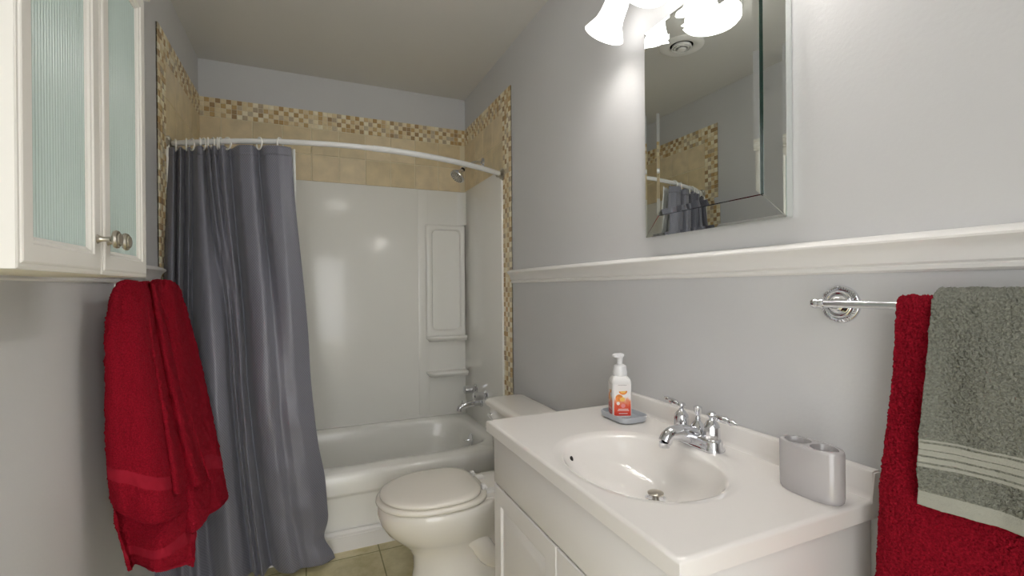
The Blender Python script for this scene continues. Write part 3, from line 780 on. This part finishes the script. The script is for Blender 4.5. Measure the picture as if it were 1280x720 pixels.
# ------------------------------------------------------------------ vanity light
vl = thing('vanity_light', 'four light wall fixture with frosted bell shades above the mirror', 'wall light', (RW-.02, .955, 2.17))
obj('backplate', rbox(0, 0, 0, 1, .1, .1, .02) if False else box(RW-.022, RW-.001, .64, 1.27, 2.150, 2.225, .008, 3), NICKEL, vl)
ax = Vector((-.30, 0, -.95)).normalized()
for i, (y, ty_, rz_) in enumerate(((1.237, .35, 1.986), (1.040, .10, 2.006), (.870, -.10, 2.006), (.673, -.35, 1.986))):
    ax = Vector((-.286, ty_, -.95)).normalized()
    rimc = Vector((.866, y, rz_)); topc = rimc - ax*.118
    obj('arm', tube(catmull([(RW-.02, topc.y-ty_*.04, 2.185), (RW-.045, topc.y-ty_*.04, 2.19), tuple(topc-ax*.050), tuple(topc-ax*.012)], 6), .007, 10), NICKEL, vl)
    obj('shade_cap', lathe([(.010, -.030), (.022, -.022), (.031, -.004), (.031, .004)], topc, ax, 24), NICKEL, vl)
    pr_ = [(.029, 0), (.034, .006), (.0365, .020), (.0375, .040), (.039, .060), (.044, .082), (.055, .102), (.0635, .117), (.0645, .119), (.0625, .119), (.051, .102), (.042, .082), (.037, .06), (.0355, .04), (.0345, .02), (.030, .006)]
    obj('bulb', lathe([(.012, .006), (.013, .020), (.022, .036), (.027, .052), (.025, .066), (.016, .076), (.001, .080)], topc, ax, 20), BULB, vl)
    obj('shade', lathe(pr_, topc, ax, 40, cap=False), SHADE, vl, sharp=80)

# ------------------------------------------------------------------ ceiling light and vent (seen in the mirror)
gx, gy = .215, 1.585
cl_ = thing('ceiling_light', 'round flush ceiling light with ribbed glass, seen in the mirror', 'ceiling light', (gx, gy, CZ))
obj('pan', lathe([(.128, 0), (.130, .010), (.127, .030), (.115, .032)], (gx, gy, CZ), (0, 0, -1), 48), WHITE, cl_)
pg = [(.118, .028), (.126, .040), (.126, .060)]
for i in range(19):
    q = i/18; r = .123*(1-q); h = .062+.034*(1-(1-q)**2)
    pg.append((max(r, .0005), h + (.0055 if i % 2 else 0)))
obj('glass', lathe(pg, (gx, gy, CZ), (0, 0, -1), 56), GLOBE, cl_, sharp=80)
vx_, vy_ = .092, 1.898
vt = thing('ceiling_vent', 'round white ceiling exhaust diffuser, seen in the mirror beside the light', 'vent', (vx_, vy_, CZ))
obj('outer_ring', lathe([(.112, 0), (.112, .004), (.085, .012), (.062, .006), (.058, .001)], (vx_, vy_, CZ), (0, 0, -1), 48), WHITE, vt)
obj('throat', lathe([(.060, .0012), (.03, .0012), (.001, .0012)], (vx_, vy_, CZ), (0, 0, -1), 48), DARK, vt)
for r in (.048, .034): obj('louvre_ring', lathe([(r, .003), (r+.004, .016), (r-.003, .018), (r-.006, .004)], (vx_, vy_, CZ), (0, 0, -1), 40), WHITE, vt)
obj('centre_cone', lathe([(.006, .002), (.014, .012), (.024, .020), (.020, .024), (.0, .026)], (vx_, vy_, CZ), (0, 0, -1), 32), WHITE, vt)

# ------------------------------------------------------------------ wall cabinet on the left
wc = thing('wall_cabinet', 'white wall cabinet with two reeded glass doors, on the left wall', 'cabinet', (LW, 1.07, 1.22))
kx = -.340; ky0, ky1, kz0, kz1 = .806, 1.335, 1.219, 1.862
obj('body', box(LW+.032, kx-.020, ky0+.004, ky1-.004, kz0, kz1, .001), CABC, wc)
obj('back_rail', box(LW+.001, LW+.032, ky0+.004, ky1-.004, CAM_H+.095, kz1), CABC, wc)
def door(y0, y1, knob_y):
    st_ = .046
    bm = bmesh.new()
    prof = [(0, .019), (0, .004), (.003, .0025), (.007, .0025), (.0085, .001), (.011, 0), (.034, 0), (.036, .0025), (.040, .003), (.0425, .006), (st_, .008), (st_, .019)]
    L = []
    for off, d in prof:
        x = kx - d
        L.append([Vector((x, y0+off, kz0+off)), Vector((x, y1-off, kz0+off)), Vector((x, y1-off, kz1-off)), Vector((x, y0+off, kz1-off))])
    L.append(L[0]); add_loft(bm, L, False, False); bmesh.ops.remove_doubles(bm, verts=bm.verts, dist=1e-6)
    d = obj('door', bm, CABW, wc, sharp=15)
    # reeded pane
    gy0, gy1, gz0, gz1 = y0+st_-.003, y1-st_+.003, kz0+st_-.003, kz1-st_+.003
    pit = .0084; n = max(1, int(round((gy1-gy0)/pit))); pit = (gy1-gy0)/n
    pts = []
    for i in range(n):
        for k in range(6):
            t = k/6; pts.append((gy0+(i+t)*pit, 0.0030*math.sin(PI*t)))
    pts.append((gy1, 0))
    loop = [(y, kx-.0115+h) for y, h in pts] + [(gy1, kx-.0165), (gy0, kx-.0165)]
    bm = loft([[Vector((x, y, z)) for y, x in loop] for z in (gz0, gz1)])
    obj('reeded_pane', bm, FLUTE, d, sharp=50)
    obj('knob', lathe([(.0085, 0), (.006, .003), (.0045, .008), (.0048, .018), (.008, .021), (.0155, .024), (.0165, .027), (.0150, .0305), (.0115, .0315), (.0105, .0335), (.006, .0350), (.0, .0353)], (kx, knob_y, 1.281), X, 28), NICKEL, d, sharp=30)
    return d
kym = 1.076
door(ky0, kym-.001, kym-.024); door(kym+.001, ky1, kym+.024)
cp = [(0, 0), (.006, .002), (.010, .012), (.022, .020), (.026, .034), (.034, .038), (.034, .048), (0, .048)]
bm = bmesh.new()
L = []
for a, h in cp: L.append([Vector((LW+.001, ky0-a, kz1+h)), Vector((kx+a, ky0-a, kz1+h)), Vector((kx+a, ky1+a, kz1+h)), Vector((LW+.001, ky1+a, kz1+h))])
obj('crown', loft(L), CABW, wc, sharp=25)

# ------------------------------------------------------------------ towels
def clouds(name, s, d=2):
    t = bpy.data.textures.new(name, 'CLOUDS'); t.noise_scale = s; t.noise_depth = d; return t
PILE = clouds('pile', .0030, 1); PILE2 = clouds('crumple', .03)
def terry(o, th=.006, st=.0045, off=0, crumple=.004):
    vg = o.vertex_groups.new(name='pile')
    flat = set(); allv = range(len(o.data.vertices))
    for p in o.data.polygons:
        if p.material_index == 1: flat.update(p.vertices)
    cnt = {}
    for p in o.data.polygons:
        for k in p.edge_keys: cnt[k] = cnt.get(k, 0)+1
    rimv = {v for k, n in cnt.items() if n == 1 for v in k}
    vg.add([i for i in allv if i not in flat], 1.0, 'REPLACE'); vg.add(list(rimv), .35, 'REPLACE'); vg.add(list(flat), .12, 'REPLACE')
    sm = solid(o, th, off)
    if crumple:
        m = o.modifiers.new('c', 'DISPLACE'); m.texture = PILE2; m.strength = crumple; m.texture_coords = 'GLOBAL'
    if st:
        m = o.modifiers.new('d', 'DISPLACE'); m.texture = PILE; m.strength = st; m.texture_coords = 'GLOBAL'; m.vertex_group = 'pile'
# towel bar on the right wall
BY0, BY1, BZ, BX = .597, -.012, 1.150, RW-.068
tb = thing('towel_bar', 'chrome towel bar with a round beaded rosette, on the right wall', 'towel bar', (RW, .3, BZ))
for y in (BY0, BY1):
    rs_ = lathe([(.0375, 0), (.038, .003), (.0365, .006), (.0335, .0075), (.030, .0065), (.028, .006), (.0265, .010), (.024, .0115), (.021, .0095), (.019, .011), (.017, .017), (.012, .021), (.009, .023)], (RW-.0005, y, BZ), NX, 64)
    ro = obj('rosette', rs_, CHROME, tb, sharp=50)
    bm = bmesh.new()
    for i in range(44):
        a = 2*PI*i/44; r0 = Vector((RW-.007, y+.0355*math.cos(a), BZ+.0355*math.sin(a))); r1 = Vector((RW-.0085, y+.0305*math.cos(a+.09), BZ+.0305*math.sin(a+.09)))
        add_tube(bm, [r0, r1], .0016, 6)
    obj('rope_edge', bm, CHROME, ro)
    obj('post', tube([(RW-.02, y, BZ), (BX+.004, y, BZ+.003)], .0075, 14), CHROME, tb)
    s = 1 if y > .3 else -1
    obj('finial', lathe([(.0085, -.010), (.0095, -.008), (.0095, -.002), (.008, 0), (.0095, .003), (.010, .008), (.0085, .013), (.004, .016), (.0, .0165)], (BX, y, BZ+.003), (0, s, 0), 20), CHROME, tb)
obj('rod', tube([(BX, BY0, BZ+.003), (BX, BY1, BZ+.003)], .0072, 16), CHROME, tb)

def draped(name, y_top, y_bot, x_r, zf, zb, m, bands, seed, thick, rfn, label, cat='towel', res=.0015):
    """towel over the bar: s runs along y (0 = far edge), t over the bar from the back hem to the front hem"""
    (ya, yb), (yc2, yd) = y_top, y_bot
    ztop = BZ+.003+x_r
    lf = ztop-zf; lbk = ztop-zb; arc = PI*x_r; tot = lbk+arc+lf
    ns = int((ya-yb)/res); nt = int(tot/res)
    mi = []
    def fn(s, t):
        d = t*tot
        fall = 0
        if d < lbk: x = BX+x_r; z = zb+d; side = 1; fall = (lbk-d)
        elif d < lbk+arc:
            a = (d-lbk)/x_r; x = BX+x_r*math.cos(a); z = BZ+.003+x_r*math.sin(a); side = 0
        else: x = BX-x_r; z = BZ+.003-(d-lbk-arc); side = -1; fall = d-lbk-arc
        k = fall/max(lf, .01)
        y0 = ya + (yc2-ya)*k; y1 = yb + (yd-yb)*k
        y = y0 + (y1-y0)*s
        w_ = smooth01(fall/.12)
        if side < 0: x -= rfn(s, fall)*w_
        if side > 0: x = min(x, RW-.014)
        z += noise.noise(Vector((s*5, seed, fall*3)))*.004*(1 if side else .3)
        return Vector((x, y, z))
    bm = grid_mesh(fn, ns, nt)
    bm.faces.ensure_lookup_table(); bm.faces.index_update()
    for f in bm.faces:
        j = f.index//ns; d = (j+.5)/nt*tot
        if d > lbk+arc:
            fall = d-lbk-arc
            for a, b in bands:
                if a <= fall <= b: f.material_index = 1
        else:
            if d < .018: f.material_index = 1
    o = obj(name, bm, m, sharp=80, recalc=False)
    return tag(o, label, cat)
rf = lambda s, f: .012*math.sin(s*9+.6)*min(1, f/.3) + .010*noise.noise(Vector((s*4, f*5, 2)))
tw1 = draped('bath_towel', (.458, .150), (.499, .130), .013, .52, .62, [REDT, REDB], [(.47, .53)], 3, .006, rf, 'red terry bath towel on the towel bar, beneath the grey towel')
terry(tw1, .009, .0105)
BND = (.265, .338)
gf = lambda s, f: .010 + .010*math.sin(s*7+2.2)*min(1, f/.2) + .012*noise.noise(Vector((s*5, f*7, 9)))
tw2 = draped('hand_towel', (.405, .170), (.417, .150), 0.026, .872, .88, [GRYT, GRYB], [(.203, .207), (.210, .218), (.220, .228), (.230, .238), (.241, .245), (.284, .40)], 8, .006, gf, 'grey green terry hand towel with woven band, layered over the red towel')
terry(tw2, .008, .0085)

# left hook and towel
hk = thing('towel_hook', 'small white wall hook behind the hanging red towel on the left wall', 'hook', (LW, 1.80, 1.20))
obj('plate', box(LW+.0005, LW+.008, 1.775, 1.815, 1.165, 1.235, .003), WHITE, hk)
obj('prong', tube(catmull([(LW+.006, 1.797, 1.185), (LW+.04, 1.80, 1.175), (LW+.065, 1.805, 1.185), (LW+.075, 1.81, 1.205)], 6), .005, 10), WHITE, hk)

def tx_(u, v): return -.500 + (u-133)*(.00076+.00081*(v-350)/270)
def W(u, v, d=0):
    """point of the hanging towel: wall plane flaring into the room"""
    x = tx_(u, v); p = atx(u, v, x); n = Vector((p.x, p.y, 0)).normalized(); return p - n*(d*1.9)
def sheet(pts_rows, ns, nt, dfn, bands=()):
    """pts_rows: rows (top to bottom) of (u,v,depth) controls; bilinear/catmull across"""
    def row(r, s):
        n = len(r)-1; x = s*n; i = min(int(x), n-1); t = x-i
        return [interp([q[k] for q in r], s) for k in range(3)]
    def fn(s, t):
        vals = [row(r, s) for r in pts_rows]
        u, v, d = [interp([q[k] for q in vals], t) for k in range(3)]
        return W(u, v, d + dfn(s, t))
    return fn
bath = thing('bath_towel', 'dark red terry bath towel hanging in folds from the hook on the left wall', 'towel', (LW+.08, 1.85, .40))
def layer(name, rows, ns, nt, dfn, bands, th=.007):
    bm = grid_mesh(sheet(rows, ns, nt, dfn), ns, nt)
    bm.faces.ensure_lookup_table(); bm.faces.index_update()
    for f in bm.faces:
        j = f.index//ns; t = (j+.5)/nt
        for a, b in bands:
            if a <= t <= b: f.material_index = 1
    o = obj(name, bm, [REDT, REDB], bath, sharp=80, recalc=False)
    terry(o, th, .008, 0, .008); return o
fold = lambda k, a: (lambda s, t: a*math.sin(s*k*PI*2)*(.4+.6*t))
# rows are (u, v, depth towards the viewer)
layer('back_fold', [[(150, 372, 0), (175, 356, .0), (215, 362, .0)], [(138, 460, 0), (180, 455, 0), (232, 450, 0)], [(140, 590, .0), (190, 600, .015), (240, 560, .01)], [(146, 652, .0), (195, 650, .02), (247, 600, .01)], [(163, 712, .0), (190, 700, .02), (241, 712, .0)]], 60, 170, lambda s, t: .014*math.sin(s*9+t*3), [(.86, .90), (.985, 1)])
layer('right_fold', [[(187, 356, .02), (196, 350, .035), (210, 351, .035), (220, 356, .02), (225, 365, 0)], [(191, 430, .02), (205, 428, .03), (222, 430, .028), (237, 432, .02), (246, 437, 0)], [(205, 560, .01), (222, 560, .02), (242, 558, .022), (262, 556, .015), (273, 560, .0)], [(215, 640, .0), (232, 664, .01), (250, 652, .015), (268, 636, .012), (284, 622, .0)]], 60, 150, lambda s, t: .009*math.sin(s*14+t*2), [(.70, .755), (.985, 1)])
layer('middle_fold', [[(166, 356, .03), (182, 352, .05), (196, 358, .04)], [(176, 420, .03), (192, 420, .055), (214, 425, .03)], [(192, 520, .03), (212, 520, .05), (240, 525, .03)], [(196, 604, .02), (228, 600, .045), (262, 594, .02)]], 60, 130, lambda s, t: .016*math.sin(s*19), [(.985, 1)])
layer('front_fold', [[(140, 372, .03), (147, 355, .055), (160, 351, .07), (176, 354, .07), (186, 362, .045)], [(133, 430, .03), (145, 430, .055), (162, 428, .07), (182, 430, .07), (198, 434, .045)], [(134, 560, .02), (150, 560, .045), (172, 562, .055), (200, 566, .055), (222, 568, .035)], [(141, 624, .01), (158, 634, .035), (182, 637, .05), (208, 634, .05), (234, 630, .025)]], 64, 150, lambda s, t: .007*math.sin(s*10+1), [(.72, .775), (.985, 1)])
